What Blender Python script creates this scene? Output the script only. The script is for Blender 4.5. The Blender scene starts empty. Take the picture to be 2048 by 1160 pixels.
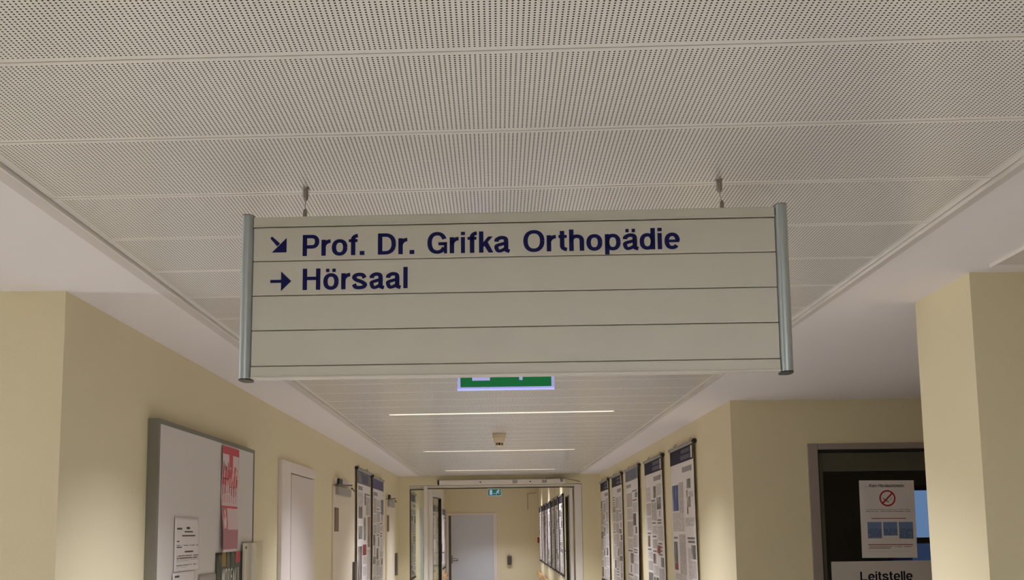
import bpy, bmesh, math, random
from mathutils import Vector, Matrix

# ------------------------------------------------------------------ camera, world, light, exposure
C = bpy.context.scene.collection
SC = bpy.context.scene
cam = bpy.data.cameras.new('camera')
cam.sensor_width = 36.0
cam.lens = 36.0 * 2050.0 / 2048.0
cam.shift_y = (816.0 - 580.0) / 2048.0
cam.clip_start = 0.05
cam_ob = bpy.data.objects.new('camera', cam)
C.objects.link(cam_ob)
dv = Vector((-30 / 2050, -247 / 2050, -1)).normalized()          # corridor direction in camera space
uv_ = Vector((-.0138, 1, -(-.0138 * dv.x + dv.y) / dv.z)).normalized()
rv = dv.cross(uv_)
cam_ob.matrix_world = Matrix.Translation((0, 0, 1.65)) @ Matrix((rv, dv, uv_)).to_4x4()
SC.camera = cam_ob

world = bpy.data.worlds.new('world')
SC.world = world
world.use_nodes = True
world.node_tree.nodes['Background'].inputs[0].default_value = (0.55, 0.62, 0.72, 1)
world.node_tree.nodes['Background'].inputs[1].default_value = 0.05

SC.view_settings.view_transform = 'Standard'
SC.view_settings.look = 'None'
SC.view_settings.gamma = 1.0
SC.view_settings.exposure = 0.78
SC.cycles.use_denoising = True
SC.cycles.max_bounces = 10
SC.cycles.diffuse_bounces = 6

SLOT_POWER = 37.0        # each recessed slot light of the corridor
SLOT_COLOR = (0.97, 0.99, 1.10)
LOBBY_POWER = 50.0       # daylight from the lobby window on the left
FAR_POWER = 30.0
LOBBY_FILL = 64.0  # added fill light behind the viewer


def area_light(name, loc, rot, sx, sy, power, color, spread=180, parent=None):
    l = bpy.data.lights.new(name, 'AREA')
    l.shape = 'RECTANGLE'
    l.size = sx
    l.size_y = sy
    l.energy = power
    l.color = color
    l.spread = math.radians(spread)
    o = bpy.data.objects.new(name, l)
    C.objects.link(o)
    o.location = loc
    o.rotation_euler = rot
    if parent:
        o.parent = parent
    return o


# daylight through the window in the left wall of the lobby
area_light('lobby_daylight', (-5.9, 2.85, 1.35), (0, math.radians(-90), 0), 1.3, .9, LOBBY_POWER, (0.93, 0.97, 1.0))
# added fill light behind the viewer, lifts the surfaces that face the camera
area_light('lobby_fill', (0.05, -1.6, 2.56), (0, 0, 0), 1.8, 0.3, LOBBY_FILL, (0.93, 1.0, 1.10))

# ------------------------------------------------------------------ materials
def lin(r, g, b):
    def f(c):
        c /= 255.0
        return c / 12.92 if c <= 0.04045 else ((c + 0.055) / 1.055) ** 2.4
    return (f(r), f(g), f(b), 1)


MATS = {}


def mat(name, rgb, rough=0.5, metal=0.0, spec=0.5, bump=0.0, bscale=300.0, emit=None, estr=0.0, var=0.0):
    if name in MATS:
        return MATS[name]
    m = bpy.data.materials.new(name)
    m.use_nodes = True
    nt = m.node_tree
    p = nt.nodes['Principled BSDF']
    col = lin(*rgb)
    p.inputs['Base Color'].default_value = col
    p.inputs['Roughness'].default_value = rough
    p.inputs['Metallic'].default_value = metal
    p.inputs['Specular IOR Level'].default_value = spec
    if bump or var:
        tc = nt.nodes.new('ShaderNodeTexCoord')
        n = nt.nodes.new('ShaderNodeTexNoise')
        n.inputs['Scale'].default_value = bscale
        n.inputs['Detail'].default_value = 3
        nt.links.new(tc.outputs['Object'], n.inputs['Vector'])
        if bump:
            b = nt.nodes.new('ShaderNodeBump')
            b.inputs['Strength'].default_value = bump
            b.inputs['Distance'].default_value = 0.002
            nt.links.new(n.outputs['Fac'], b.inputs['Height'])
            nt.links.new(b.outputs['Normal'], p.inputs['Normal'])
        if var:
            mx = nt.nodes.new('ShaderNodeMix')
            mx.data_type = 'RGBA'
            mx.inputs[6].default_value = tuple(c * (1 - var) for c in col[:3]) + (1,)
            mx.inputs[7].default_value = tuple(min(1, c * (1 + var)) for c in col[:3]) + (1,)
            nt.links.new(n.outputs['Fac'], mx.inputs[0])
            nt.links.new(mx.outputs[2], p.inputs['Base Color'])
    if emit:
        p.inputs['Emission Color'].default_value = lin(*emit)
        p.inputs['Emission Strength'].default_value = estr
    MATS[name] = m
    return m


def glass_mat(name, tint=(0.9, 0.95, 0.93), refl=0.5):
    m = bpy.data.materials.new(name)
    m.use_nodes = True
    nt = m.node_tree
    nt.nodes.remove(nt.nodes['Principled BSDF'])
    out = nt.nodes['Material Output']
    t = nt.nodes.new('ShaderNodeBsdfTransparent')
    t.inputs[0].default_value = (*tint, 1)
    g = nt.nodes.new('ShaderNodeBsdfGlossy')
    g.inputs['Roughness'].default_value = 0.02
    fr = nt.nodes.new('ShaderNodeLayerWeight')
    fr.inputs[0].default_value = 0.5
    pw = nt.nodes.new('ShaderNodeMath')
    pw.operation = 'POWER'
    pw.inputs[1].default_value = 4.0
    mu = nt.nodes.new('ShaderNodeMath')
    mu.operation = 'MULTIPLY_ADD'
    mu.inputs[1].default_value = refl
    mu.inputs[2].default_value = 0.04
    mx = nt.nodes.new('ShaderNodeMixShader')
    nt.links.new(fr.outputs['Facing'], pw.inputs[0])
    nt.links.new(pw.outputs[0], mu.inputs[0])
    nt.links.new(mu.outputs[0], mx.inputs[0])
    nt.links.new(t.outputs[0], mx.inputs[1])
    nt.links.new(g.outputs[0], mx.inputs[2])
    nt.links.new(mx.outputs[0], out.inputs[0])
    return m


def perforated_mat(width, depth):
    """white powder-coated sheet with a square grid of punched holes; UV in metres"""
    m = bpy.data.materials.new('perforated_metal')
    m.use_nodes = True
    nt = m.node_tree
    N, Lk = nt.nodes, nt.links
    p = N['Principled BSDF']
    p.inputs['Roughness'].default_value = 0.24
    p.inputs['Specular IOR Level'].default_value = 0.5
    uvn = N.new('ShaderNodeUVMap')
    sep = N.new('ShaderNodeSeparateXYZ')
    Lk.new(uvn.outputs[0], sep.inputs[0])

    def mth(op, a, b=None, c=None):
        n = N.new('ShaderNodeMath')
        n.operation = op
        for i, v in enumerate((a, b, c)):
            if v is None:
                continue
            if isinstance(v, (int, float)):
                n.inputs[i].default_value = v
            else:
                Lk.new(v, n.inputs[i])
        return n.outputs[0]
    px, py, r = 0.00997, 0.00872, 0.00217
    mx_, my_ = 0.024, 0.0152
    u, v = sep.outputs[0], sep.outputs[1]
    du = mth('SUBTRACT', mth('FRACT', mth('DIVIDE', u, px)), 0.5)
    dvv = mth('SUBTRACT', mth('FRACT', mth('DIVIDE', mth('SUBTRACT', v, my_ - py / 2), py)), 0.5)
    du = mth('MULTIPLY', du, px)
    dvv = mth('MULTIPLY', dvv, py)
    d = mth('SQRT', mth('ADD', mth('MULTIPLY', du, du), mth('MULTIPLY', dvv, dvv)))
    hole = mth('LESS_THAN', d, r)
    inx = mth('MULTIPLY', mth('GREATER_THAN', u, mx_), mth('LESS_THAN', u, width - mx_))
    iny = mth('MULTIPLY', mth('GREATER_THAN', v, my_ - .004), mth('LESS_THAN', v, depth - my_ + .004))
    mask = mth('MULTIPLY', hole, mth('MULTIPLY', inx, iny))
    mix = N.new('ShaderNodeMix')
    mix.data_type = 'RGBA'
    mix.inputs[6].default_value = lin(226, 222, 214)
    mix.inputs[7].default_value = lin(34, 31, 29)
    Lk.new(mask, mix.inputs[0])
    Lk.new(mix.outputs[2], p.inputs['Base Color'])
    sp = mth('MULTIPLY', mth('SUBTRACT', 1.0, mask), 0.5)
    Lk.new(sp, p.inputs['Specular IOR Level'])
    return m


def lines_mat(name, paper, ink, pitch, fill=0.55, axis='Z'):
    """printed text block: rows of broken ink in object space"""
    if name in MATS:
        return MATS[name]
    m = bpy.data.materials.new(name)
    m.use_nodes = True
    nt = m.node_tree
    N, Lk = nt.nodes, nt.links
    p = N['Principled BSDF']
    p.inputs['Roughness'].default_value = 0.6
    tc = N.new('ShaderNodeTexCoord')
    sep = N.new('ShaderNodeSeparateXYZ')
    Lk.new(tc.outputs['Object'], sep.inputs[0])
    dv_ = N.new('ShaderNodeMath'); dv_.operation = 'DIVIDE'; dv_.inputs[1].default_value = pitch
    Lk.new(sep.outputs[2], dv_.inputs[0])
    fr = N.new('ShaderNodeMath'); fr.operation = 'FRACT'
    Lk.new(dv_.outputs[0], fr.inputs[0])
    lt = N.new('ShaderNodeMath'); lt.operation = 'LESS_THAN'; lt.inputs[1].default_value = fill
    Lk.new(fr.outputs[0], lt.inputs[0])
    no = N.new('ShaderNodeTexNoise'); no.inputs['Scale'].default_value = 0.5 / pitch
    Lk.new(tc.outputs['Object'], no.inputs['Vector'])
    gt = N.new('ShaderNodeMath'); gt.operation = 'GREATER_THAN'; gt.inputs[1].default_value = 0.42
    Lk.new(no.outputs['Fac'], gt.inputs[0])
    mu = N.new('ShaderNodeMath'); mu.operation = 'MULTIPLY'
    Lk.new(lt.outputs[0], mu.inputs[0]); Lk.new(gt.outputs[0], mu.inputs[1])
    mix = N.new('ShaderNodeMix'); mix.data_type = 'RGBA'
    mix.inputs[6].default_value = lin(*paper)
    mix.inputs[7].default_value = lin(*ink)
    Lk.new(mu.outputs[0], mix.inputs[0])
    Lk.new(mix.outputs[2], p.inputs['Base Color'])
    MATS[name] = m
    return m


def photo_mat(name, cols, scale):
    """printed photograph: blotches of a few inks"""
    if name in MATS:
        return MATS[name]
    m = bpy.data.materials.new(name)
    m.use_nodes = True
    nt = m.node_tree
    N, Lk = nt.nodes, nt.links
    p = N['Principled BSDF']
    p.inputs['Roughness'].default_value = 0.5
    tc = N.new('ShaderNodeTexCoord')
    mp = N.new('ShaderNodeMapping')
    mp.inputs['Scale'].default_value = (1, 1.6, 0.7)
    Lk.new(tc.outputs['Object'], mp.inputs['Vector'])
    no = N.new('ShaderNodeTexNoise'); no.inputs['Scale'].default_value = scale
    no.inputs['Detail'].default_value = 3
    Lk.new(mp.outputs[0], no.inputs['Vector'])
    cr = N.new('ShaderNodeValToRGB')
    cr.color_ramp.elements[0].position = 0.32
    cr.color_ramp.elements[1].position = 0.68
    cr.color_ramp.elements[0].color = lin(*cols[0])
    cr.color_ramp.elements[1].color = lin(*cols[-1])
    for i, c in enumerate(cols[1:-1]):
        e = cr.color_ramp.elements.new(0.32 + 0.36 * (i + 1) / (len(cols) - 1))
        e.color = lin(*c)
    Lk.new(no.outputs['Fac'], cr.inputs[0])
    Lk.new(cr.outputs[0], p.inputs['Base Color'])
    MATS[name] = m
    return m


WALL = mat('yellow_wall_paint', (225, 214, 180), 0.75, spec=0.25, bump=0.25, bscale=260, var=0.015)
PLASTER = mat('white_ceiling_paint', (228, 222, 219), 0.8, spec=0.2, bump=0.12, bscale=120)
FLOORM = mat('beige_linoleum', (160, 154, 147), 0.35, var=0.05, bscale=14)
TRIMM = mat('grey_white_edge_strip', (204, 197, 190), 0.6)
BFRAME = mat('whiteboard_frame_grey', (124, 119, 106), 0.55)
WHITE = mat('white_lacquer', (224, 218, 210), 0.35)
WHITEW = mat('door_frame_white', (226, 216, 210), 0.4)
LEAFP = mat('pale_door_leaf', (214, 203, 197), 0.45)
LEAFC = mat('cream_door_leaf', (226, 214, 192), 0.45)
LEAFB = mat('blue_grey_door_leaf', (200, 203, 208), 0.4)
ALU = mat('silver_aluminium', (176, 184, 186), 0.38, metal=0.55)
ALUD = mat('grey_frame_aluminium', (150, 144, 134), 0.45, metal=0.3)
NICKEL = mat('nickel', (150, 142, 134), 0.35, metal=0.8)
DARKM = mat('black_rubber', (22, 20, 20), 0.5)
BLACK = mat('black_plastic', (28, 26, 27), 0.4)
SIGNP = mat('cream_sign_panel', (207, 203, 191), 0.42, spec=0.35)
NAVY = mat('navy_lettering', (6, 12, 82), 0.55, spec=.25)
INKN = mat('ink_navy', (18, 17, 46), 0.55, spec=.25)
PAPER = mat('white_paper', (226, 219, 216), 0.65)
HEAD = mat('navy_print', (31, 26, 47), 0.6, spec=.2)
HEADL = mat('grey_blue_print', (98, 100, 120), 0.5)
HEADB = mat('blue_print', (64, 62, 112), 0.5)
HTXT = mat('pale_print', (98, 94, 112), 0.6, spec=.2)
TEXT = lines_mat('grey_text_lines', (222, 215, 211), (158, 150, 146), 0.011)
TEXT2 = lines_mat('dense_text_lines', (206, 199, 195), (146, 139, 134), 0.009)
TITLE = mat('title_print', (150, 142, 144), 0.6)
CAPT = mat('caption_print', (128, 120, 120), 0.6)
PH1 = photo_mat('photo_dark', [(46, 38, 36), (104, 92, 86), (166, 156, 148)], 9)
PH2 = photo_mat('photo_blue', [(34, 44, 100), (58, 76, 140), (150, 160, 196)], 5)
PH3 = photo_mat('photo_warm', [(96, 74, 64), (146, 120, 102), (196, 176, 160)], 7)
PH4 = photo_mat('photo_grey', [(70, 68, 64), (126, 122, 116), (190, 184, 178)], 9)
PH5 = photo_mat('photo_xray', [(56, 54, 58), (112, 110, 116), (200, 198, 200)], 10)
RED = mat('dark_red_print', (134, 34, 48), 0.5)
BLUEP = mat('slate_blue_print', (96, 100, 138), 0.5)
WOOD = mat('beech_wood', (206, 160, 104), 0.45, var=0.12, bscale=9)
OLIVE = mat('dark_olive_frame', (84, 82, 66), 0.5)
GLASS = glass_mat('door_glass', (0.93, 0.95, 0.91), 0.6)
CLEAR = glass_mat('clear_acrylic', (0.985, 0.985, 0.98), 0.35)
GREEN = mat('exit_green', (0, 84, 42), 0.4, emit=(0, 92, 46), estr=0.45)
LILAC = mat('lit_acrylic', (190, 190, 220), 0.3, emit=(150, 150, 225), estr=0.35)
LILACB = mat('lit_acrylic_edge', (190, 190, 230), 0.3, emit=(130, 140, 255), estr=0.8)
DIFF = mat('lamp_diffuser', (240, 236, 228), 0.4, emit=(255, 246, 232), estr=1.05)
BROWNP = mat('brown_plate', (112, 90, 74), 0.5)
GREYB = mat('grey_closer_body', (160, 154, 150), 0.45)
HANDLE = mat('dark_handle', (92, 84, 78), 0.4, metal=0.4)

# ------------------------------------------------------------------ mesh helper
class MB:
    def __init__(self):
        self.v, self.f, self.mi, self.sm, self.uv = [], [], [], [], {}
        self.mats = []

    def m(self, material):
        if material not in self.mats:
            self.mats.append(material)
        return self.mats.index(material)

    def add(self, verts, faces, material, smooth=False):
        o = len(self.v)
        k = self.m(material)
        self.v += [tuple(p) for p in verts]
        for f in faces:
            self.f.append(tuple(i + o for i in f))
            self.mi.append(k)
            self.sm.append(smooth)
        return self

    def box(self, x0, x1, y0, y1, z0, z1, material):
        v = [(x, y, z) for z in (z0, z1) for y in (y0, y1) for x in (x0, x1)]
        return self.add(v, [(0, 2, 3, 1), (4, 5, 7, 6), (0, 1, 5, 4), (2, 6, 7, 3), (0, 4, 6, 2), (1, 3, 7, 5)], material)

    def cbox(self, x0, x1, y0, y1, z0, z1, material, c=0.002):
        """box with chamfered edges"""
        xs, ys, zs = (x0, x1), (y0, y1), (z0, z1)
        b = bmesh.new()
        bmesh.ops.create_cube(b, size=1)
        for q in b.verts:
            q.co = (xs[q.co.x > 0], ys[q.co.y > 0], zs[q.co.z > 0])
        bmesh.ops.bevel(b, geom=list(b.edges), offset=c, segments=2, affect='EDGES', profile=0.5)
        b.verts.ensure_lookup_table()
        for i, q in enumerate(b.verts):
            q.index = i
        self.add([q.co[:] for q in b.verts], [[q.index for q in f.verts] for f in b.faces], material)
        b.free()
        return self

    def poly(self, pts, material):
        return self.add(pts, [tuple(range(len(pts)))], material)

    def tube(self, path, r, material, n=12, cap=True):
        """tube along a path of points; r a number or one radius per point"""
        path = [Vector(p) for p in path]
        rr = r if isinstance(r, (list, tuple)) else [r] * len(path)
        V, F = [], []
        for i, p in enumerate(path):
            t = (path[min(i + 1, len(path) - 1)] - path[max(i - 1, 0)]).normalized()
            a = t.cross(Vector((0.31, 0.12, 0.94)) if abs(t.z) < 0.9 else Vector((1, 0, 0))).normalized()
            b = t.cross(a)
            for k in range(n):
                an = 2 * math.pi * k / n
                V.append(p + (a * math.cos(an) + b * math.sin(an)) * rr[i])
        for i in range(len(path) - 1):
            for k in range(n):
                F.append((i * n + k, i * n + (k + 1) % n, (i + 1) * n + (k + 1) % n, (i + 1) * n + k))
        self.add(V, F, material, True)
        if cap:
            self.add(V[:n], [tuple(range(n))[::-1]], material)
            self.add(V[-n:], [tuple(range(n))], material)
        return self

    def prism(self, outline, axis, a, b, material, smooth=False):
        """closed 2D outline swept along an axis (0, 1 or 2) from a to b"""
        def P(p, s):
            q = list(p)
            q.insert(axis, s)
            return q
        n = len(outline)
        v = [P(p, a) for p in outline] + [P(p, b) for p in outline]
        self.add(v, [(i, (i + 1) % n, n + (i + 1) % n, n + i) for i in range(n)], material, smooth)
        self.add(v, [tuple(range(n))[::-1], tuple(range(n, 2 * n))], material)
        return self

    def build(self, name, parent=None, loc=None, kind=None):
        me = bpy.data.meshes.new(name)
        me.from_pydata(self.v, [], self.f)
        for mm in self.mats:
            me.materials.append(mm)
        me.polygons.foreach_set('material_index', self.mi)
        me.polygons.foreach_set('use_smooth', self.sm)
        b = bmesh.new()
        b.from_mesh(me)
        bmesh.ops.recalc_face_normals(b, faces=list(b.faces))
        b.to_mesh(me)
        b.free()
        me.update()
        o = bpy.data.objects.new(name, me)
        C.objects.link(o)
        if parent:
            o.parent = parent
        if loc:
            o.location = loc
        if kind:
            o['kind'] = kind
        return o


def thing(name, label, cat, loc=(0, 0, 0), rot=(0, 0, 0), group=None):
    o = bpy.data.objects.new(name, None)
    o.empty_display_size = 0.1
    C.objects.link(o)
    o.location = loc
    o.rotation_euler = rot
    o['label'] = label
    o['category'] = cat
    if group:
        o['group'] = group
    return o


def tag(o, label, cat, group=None):
    o['label'] = label
    o['category'] = cat
    if group:
        o['group'] = group
    return o


def structure(name, loc=(0, 0, 0), rot=(0, 0, 0)):
    o = bpy.data.objects.new(name, None)
    o.empty_display_size = 0.1
    C.objects.link(o)
    o.location = loc
    o.rotation_euler = rot
    o['kind'] = 'structure'
    return o


# ------------------------------------------------------------------ lettering (sans-serif drawn stroke by stroke, cap height = 1)
PA, PB = 0.205, 0.165      # stem and bar thickness


def stroke(pts, a=PA, b=PB):
    """polyline -> list of quads, pen ellipse a x b, butt ends"""
    out = []
    L, R = [], []
    n = len(pts)
    for i in range(n):
        x0, y0 = pts[max(i - 1, 0)]
        x1, y1 = pts[min(i + 1, n - 1)]
        tx, ty = x1 - x0, y1 - y0
        l = math.hypot(tx, ty) or 1
        nx, ny = -ty / l, tx / l
        h = math.sqrt((a / 2 * nx) ** 2 + (b / 2 * ny) ** 2)
        L.append((pts[i][0] + nx * h, pts[i][1] + ny * h))
        R.append((pts[i][0] - nx * h, pts[i][1] - ny * h))
    for i in range(n - 1):
        out.append([R[i], R[i + 1], L[i + 1], L[i]])
    return out


def rect(x0, x1, y0, y1):
    return [[(x0, y0), (x1, y0), (x1, y1), (x0, y1)]]


def arc(cx, cy, rx, ry, a0, a1, n=28, e=2.25):
    pts = []
    for i in range(n + 1):
        t = math.radians(a0 + (a1 - a0) * i / n)
        c, s = math.cos(t), math.sin(t)
        pts.append((cx + rx * math.copysign(abs(c) ** (2 / e), c), cy + ry * math.copysign(abs(s) ** (2 / e), s)))
    return pts


def spline(P, n=8):
    Q = [P[0]] + P + [P[-1]]
    out = []
    for i in range(1, len(Q) - 2):
        for k in range(n):
            t = k / n
            o = []
            for d in (0, 1):
                p0, p1, p2, p3 = (Q[i + j][d] for j in (-1, 0, 1, 2))
                o.append(0.5 * (2 * p1 + (p2 - p0) * t + (2 * p0 - 5 * p1 + 4 * p2 - p3) * t * t + (3 * p1 - p0 - 3 * p2 + p3) * t ** 3))
            out.append(tuple(o))
    out.append(P[-1])
    return out


def glyph(ch, w, a=PA, b=PB):
    xh = 0.755
    S = lambda p, aa=a, bb=b: stroke(p, aa, bb)
    ring = lambda: S(arc(w / 2, xh / 2, w / 2 - a / 2, xh / 2 + .012 - b / 2, 0, 360, 48))
    if ch == 'P':
        r = (1 - b / 2 - .43) / 2
        return rect(0, a, 0, 1) + S([(a / 2, 1 - b / 2), (w * .55, 1 - b / 2)] + arc(w * .55, .43 + r, w * .45 - a / 2, r, 90, -90, 24)[1:-1] + [(w * .55, .43), (a / 2, .43)])
    if ch == 'D':
        r = (1 - b) / 2
        return rect(0, a, 0, 1) + S([(a / 2, 1 - b / 2), (w * .42, 1 - b / 2)] + arc(w * .42, .5, w * .58 - a / 2, r, 90, -90, 30)[1:-1] + [(w * .42, b / 2), (a / 2, b / 2)])
    if ch == 'O':
        return S(arc(w / 2, .5, w / 2 - a / 2, .515 - b / 2, 0, 360, 56))
    if ch == 'G':
        return S(arc(w * .5, .5, w / 2 - a / 2, .515 - b / 2, 22, 332, 50)) + rect(w - .145, w, 0, .5) + rect(w * .56, w, .385, .53)
    if ch == 'H':
        return rect(0, a, 0, 1) + rect(w - a, w, 0, 1) + rect(a / 2, w - a / 2, .46, .46 + b * .97)
    if ch == 'L':
        return rect(0, a, 0, 1) + rect(0, w, 0, b)
    if ch == 'N':
        return rect(0, a, 0, 1) + rect(w - a, w, 0, 1) + [[(0, 1), (a * 1.05, 1), (w, 0), (w - a * 1.05, 0)]]
    if ch == 'T':
        return rect(w / 2 - a / 2, w / 2 + a / 2, 0, 1) + rect(0, w, 1 - b, 1)
    if ch == 'F':
        return rect(0, a, 0, 1) + rect(0, w, 1 - b, 1) + rect(0, w * .9, .45, .45 + b)
    if ch == 'A':
        return [[(0, 0), (a, 0), (w / 2 + a * .45, 1), (w / 2 - a * .5, 1)], [(w - a, 0), (w, 0), (w / 2 + a * .5, 1), (w / 2 - a * .45, 1)]] + rect(w * .25, w * .75, .24, .24 + b)
    if ch == 'o':
        return ring()
    if ch == 'ö':
        return ring() + rect(w * .17, w * .39, .82, .98) + rect(w * .58, w * .80, .82, .98)
    if ch == 'r':
        p = [(w - (w - a / 2) * math.cos(t), .40 + (xh - b / 2 + .012 - .40) * math.sin(t)) for t in [math.radians(90 * i / 12) for i in range(13)]]
        return rect(0, a, 0, xh) + S(p)
    if ch == 'f':
        xs = w * .51
        p = [(xs, .60), (xs, .76)] + [(w + .06 - (w + .06 - xs) * math.cos(t), .76 + (1.01 - b / 2 - .76) * math.sin(t)) for t in [math.radians(80 * i / 8) for i in range(1, 9)]]
        return rect(xs - a / 2, xs + a / 2, 0, .76) + S(p) + rect(0, w, xh - b * .85, xh)
    if ch == 't':
        xs = w * .43
        p = [(xs, .4), (xs, .24)] + [(w + .05 - (w + .05 - xs) * math.cos(t), .24 - (.24 + .01 - b / 2) * math.sin(t)) for t in [math.radians(80 * i / 8) for i in range(1, 9)]]
        return rect(xs - a / 2, xs + a / 2, .24, .95) + S(p) + rect(0, w, xh - b * .85, xh)
    if ch == '.':
        return rect(0, w, 0, .19)
    if ch == 'i':
        return rect(0, w, 0, xh) + rect(0, w, .84, 1.0)
    if ch == 'l':
        return rect(0, w, 0, 1)
    if ch == 'k':
        return rect(0, a, 0, 1) + [[(a * .9, .24), (w * .96, xh), (w * .64, xh), (a * .9, .47)], [(w * .34, .36), (w * .67, 0), (w, 0), (w * .58, .53)]]
    if ch == 'h':
        return rect(0, a, 0, 1) + S([(a / 2, .42)] + arc(w / 2, .46, w / 2 - a / 2, xh + .012 - b / 2 - .46, 180, 0, 24) + [(w - a / 2, .2), (w - a / 2, 0)])
    if ch == 'n':
        return rect(0, a, 0, xh) + S([(a / 2, .42)] + arc(w / 2, .46, w / 2 - a / 2, xh + .012 - b / 2 - .46, 180, 0, 24) + [(w - a / 2, .2), (w - a / 2, 0)])
    if ch == 'p':
        return rect(0, a, -.2, xh) + ring()
    if ch == 'd':
        return rect(w - a, w, 0, 1) + ring()
    if ch == 'e':
        return S(arc(w / 2, xh / 2, w / 2 - a / 2, xh / 2 + .012 - b / 2, 0, 322, 44)) + rect(a / 2, w - a * .12, .315, .315 + b * .75)
    if ch in 'aä':
        xs = w - a * .5 - .055
        top = spline([(a * .5, .50), (a * .58, .60), (w * .42, xh + .012 - b / 2), (xs - .05, xh - .1), (xs, .52), (xs, .2), (xs + .01, .10), (w, .045)])
        bowl = spline([(xs, .43), (w * .52, .39), (a * .55, .31), (a * .5, .19), (w * .26, b * .42), (w * .48, b * .52), (xs - .02, .19), (xs, .30)])
        g = S(top) + S(bowl, a * .92, b * .88)
        if ch == 'ä':
            g += rect(w * .17, w * .39, .82, .98) + rect(w * .58, w * .80, .82, .98)
        return g
    if ch == 's':
        return S(spline([(w - a * .5, .52), (w * .72, xh - .1), (w * .48, xh + .012 - b / 2), (w * .24, xh - .11), (a * .5, .54), (w * .3, .43), (w * .62, .345), (w - a * .45, .22), (w * .76, .10), (w * .5, b / 2 - .012), (w * .25, .095), (a * .42, .235)], 8))
    return []


WID = {'L': .80, 'e': .74, 'i': .2, 't': .40, 's': .70, 'l': .2, 'N': .86, 'O': .98, 'T': .78, 'F': .74, 'A': .92}


def lettering(name, items, cap, to3d, material, parent, a=PA, b=PB, lift=0.0):
    """items: (char, x in metres, width in metres); to3d(x, y) -> point"""
    mb = MB()
    for ch, x0, w in items:
        for q in glyph(ch, w / cap, a, b):
            mb.poly([to3d(x0 + px * cap, py * cap) for px, py in q], material)
    return mb.build(name, parent)


def layout(s, cap, gap=.10, x=0.0):
    out = []
    for ch in s:
        if ch == ' ':
            x += .35 * cap
            continue
        w = WID.get(ch, .7) * cap
        out.append((ch, x, w))
        x += w + gap * cap
    return out, x


# ------------------------------------------------------------------ the setting
H1, H2, H3 = 2.565, 2.565, 3.05        # panels, plaster border, far corridor
XL, XR = -1.60, 1.69
YJ, YP0, YP1 = 3.775, 3.633, 4.12     # left jog; pier front and back
YR, YC = 7.31, 16.75                  # recess back wall, cross wall
PXL, PXR = -1.209, 1.334              # panel field
X2L, X2R, YE = -1.55, 1.27, 31.2      # far corridor

MB().box(-6.2, 6.2, -4.2, YE + .2, -.1, 0, FLOORM).build('floor', kind='structure')

cl = MB()
cl.box(-6.0, PXL, -4, YJ, H2, 2.72, PLASTER)
cl.box(XL, PXL, YJ, YC, H2, 2.72, PLASTER)
cl.box(PXR, 1.757, -4, YC, H2, 2.72, PLASTER)
cl.box(1.757, 6.0, 3.52, 7.46, H2, 2.72, PLASTER)
cl.box(1.757, 4.2, -4, -2, H2, 2.72, PLASTER)
cl.box(4.2, 6.0, -4, 3.52, H2, 2.72, PLASTER)
cl.box(PXL, PXR, -4, -1.2, H2, 2.72, PLASTER)
cl.build('ceiling', kind='structure')
MB().box(PXL, PXR, -1.2, YC, 2.70, 2.72, PLASTER).build('ceiling_slab', kind='structure')
MB().box(1.757, 4.2, -2, 3.52, 2.70, 2.72, PLASTER).build('ceiling_slab', kind='structure')
MB().box(X2L - .1, X2R + .1, YC + .15, YE + .1, H3, H3 + .1, PLASTER).build('ceiling_far', kind='structure')

# perforated metal ceiling, laid very slightly out of square
SK = math.tan(math.radians(2.42))
PITCH = 0.3985
PERF = perforated_mat(PXR - PXL - .012, PITCH - .004)
SLOTS = [0.332, 4.171, 7.927, 11.655, 15.363]
SW = 0.096
LAMP_X = [(-.867, .915), (-.857, .925), (-.840, .930), (-.837, .900), (-.768, .880)]


def panel_field(name, x0, x1, ystart, n, slots, skew, clip_y):
    vs, fs, uvs = [], [], []
    mb = MB()

    def piece(ya, yb, v0, xa=None, xb=None):
        if yb - ya < .006:
            return
        g = .002 if xa is None and xb is None else 0.0
        xa = x0 + .006 if xa is None else xa
        xb = x1 - .006 if xb is None else xb
        q = []
        for x, y in ((xa, ya + g), (xb, ya + g), (xb, yb - g), (xa, yb - g)):
            q.append((x, y - skew * (x - (x0 + x1) / 2)))
        i = len(mb.v)
        mb.add([(x, y, H1) for x, y in q] + [(x, y, H1 + .02) for x, y in q],
               [(0, 1, 2, 3), (0, 1, 5, 4), (1, 2, 6, 5), (2, 3, 7, 6), (3, 0, 4, 7), (7, 6, 5, 4)], PERF)
        ua, ub = xa - x0 - .006, xb - x0 - .006
        uv = [(ua, v0), (ub, v0), (ub, v0 + yb - ya), (ua, v0 + yb - ya)]
        for k in range(8):
            uvs.append(uv[k % 4])
    for k in range(n):
        a, b = ystart + k * PITCH, ystart + (k + 1) * PITCH
        if a > clip_y:
            break
        b = min(b, clip_y)
        cuts = [i for i, s in enumerate(slots) if a < s < b]
        if not cuts:
            piece(a, b, 0)
        else:
            i = cuts[0]
            ya, yb = max(a, slots[i] - SW / 2), min(b, slots[i] + SW / 2)
            piece(a, ya, 0)
            piece(ya, yb, ya - a, None, LAMP_X[i][0])
            piece(ya, yb, ya - a, LAMP_X[i][1], None)
            piece(yb, b, yb - a)
    o = mb.build(name, kind='structure')
    lay = o.data.uv_layers.new(name='UVMap')
    for l in o.data.loops:
        lay.data[l.index].uv = uvs[l.vertex_index]
    return o


panel_field('ceiling_panels', PXL, PXR, 1.8654 - 7 * PITCH, 60, SLOTS, SK, YC - .06)
pf2 = panel_field('ceiling_panels', 1.87, 4.2, 3.40 - 13 * PITCH, 13, [], 0, 3.40)

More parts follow.
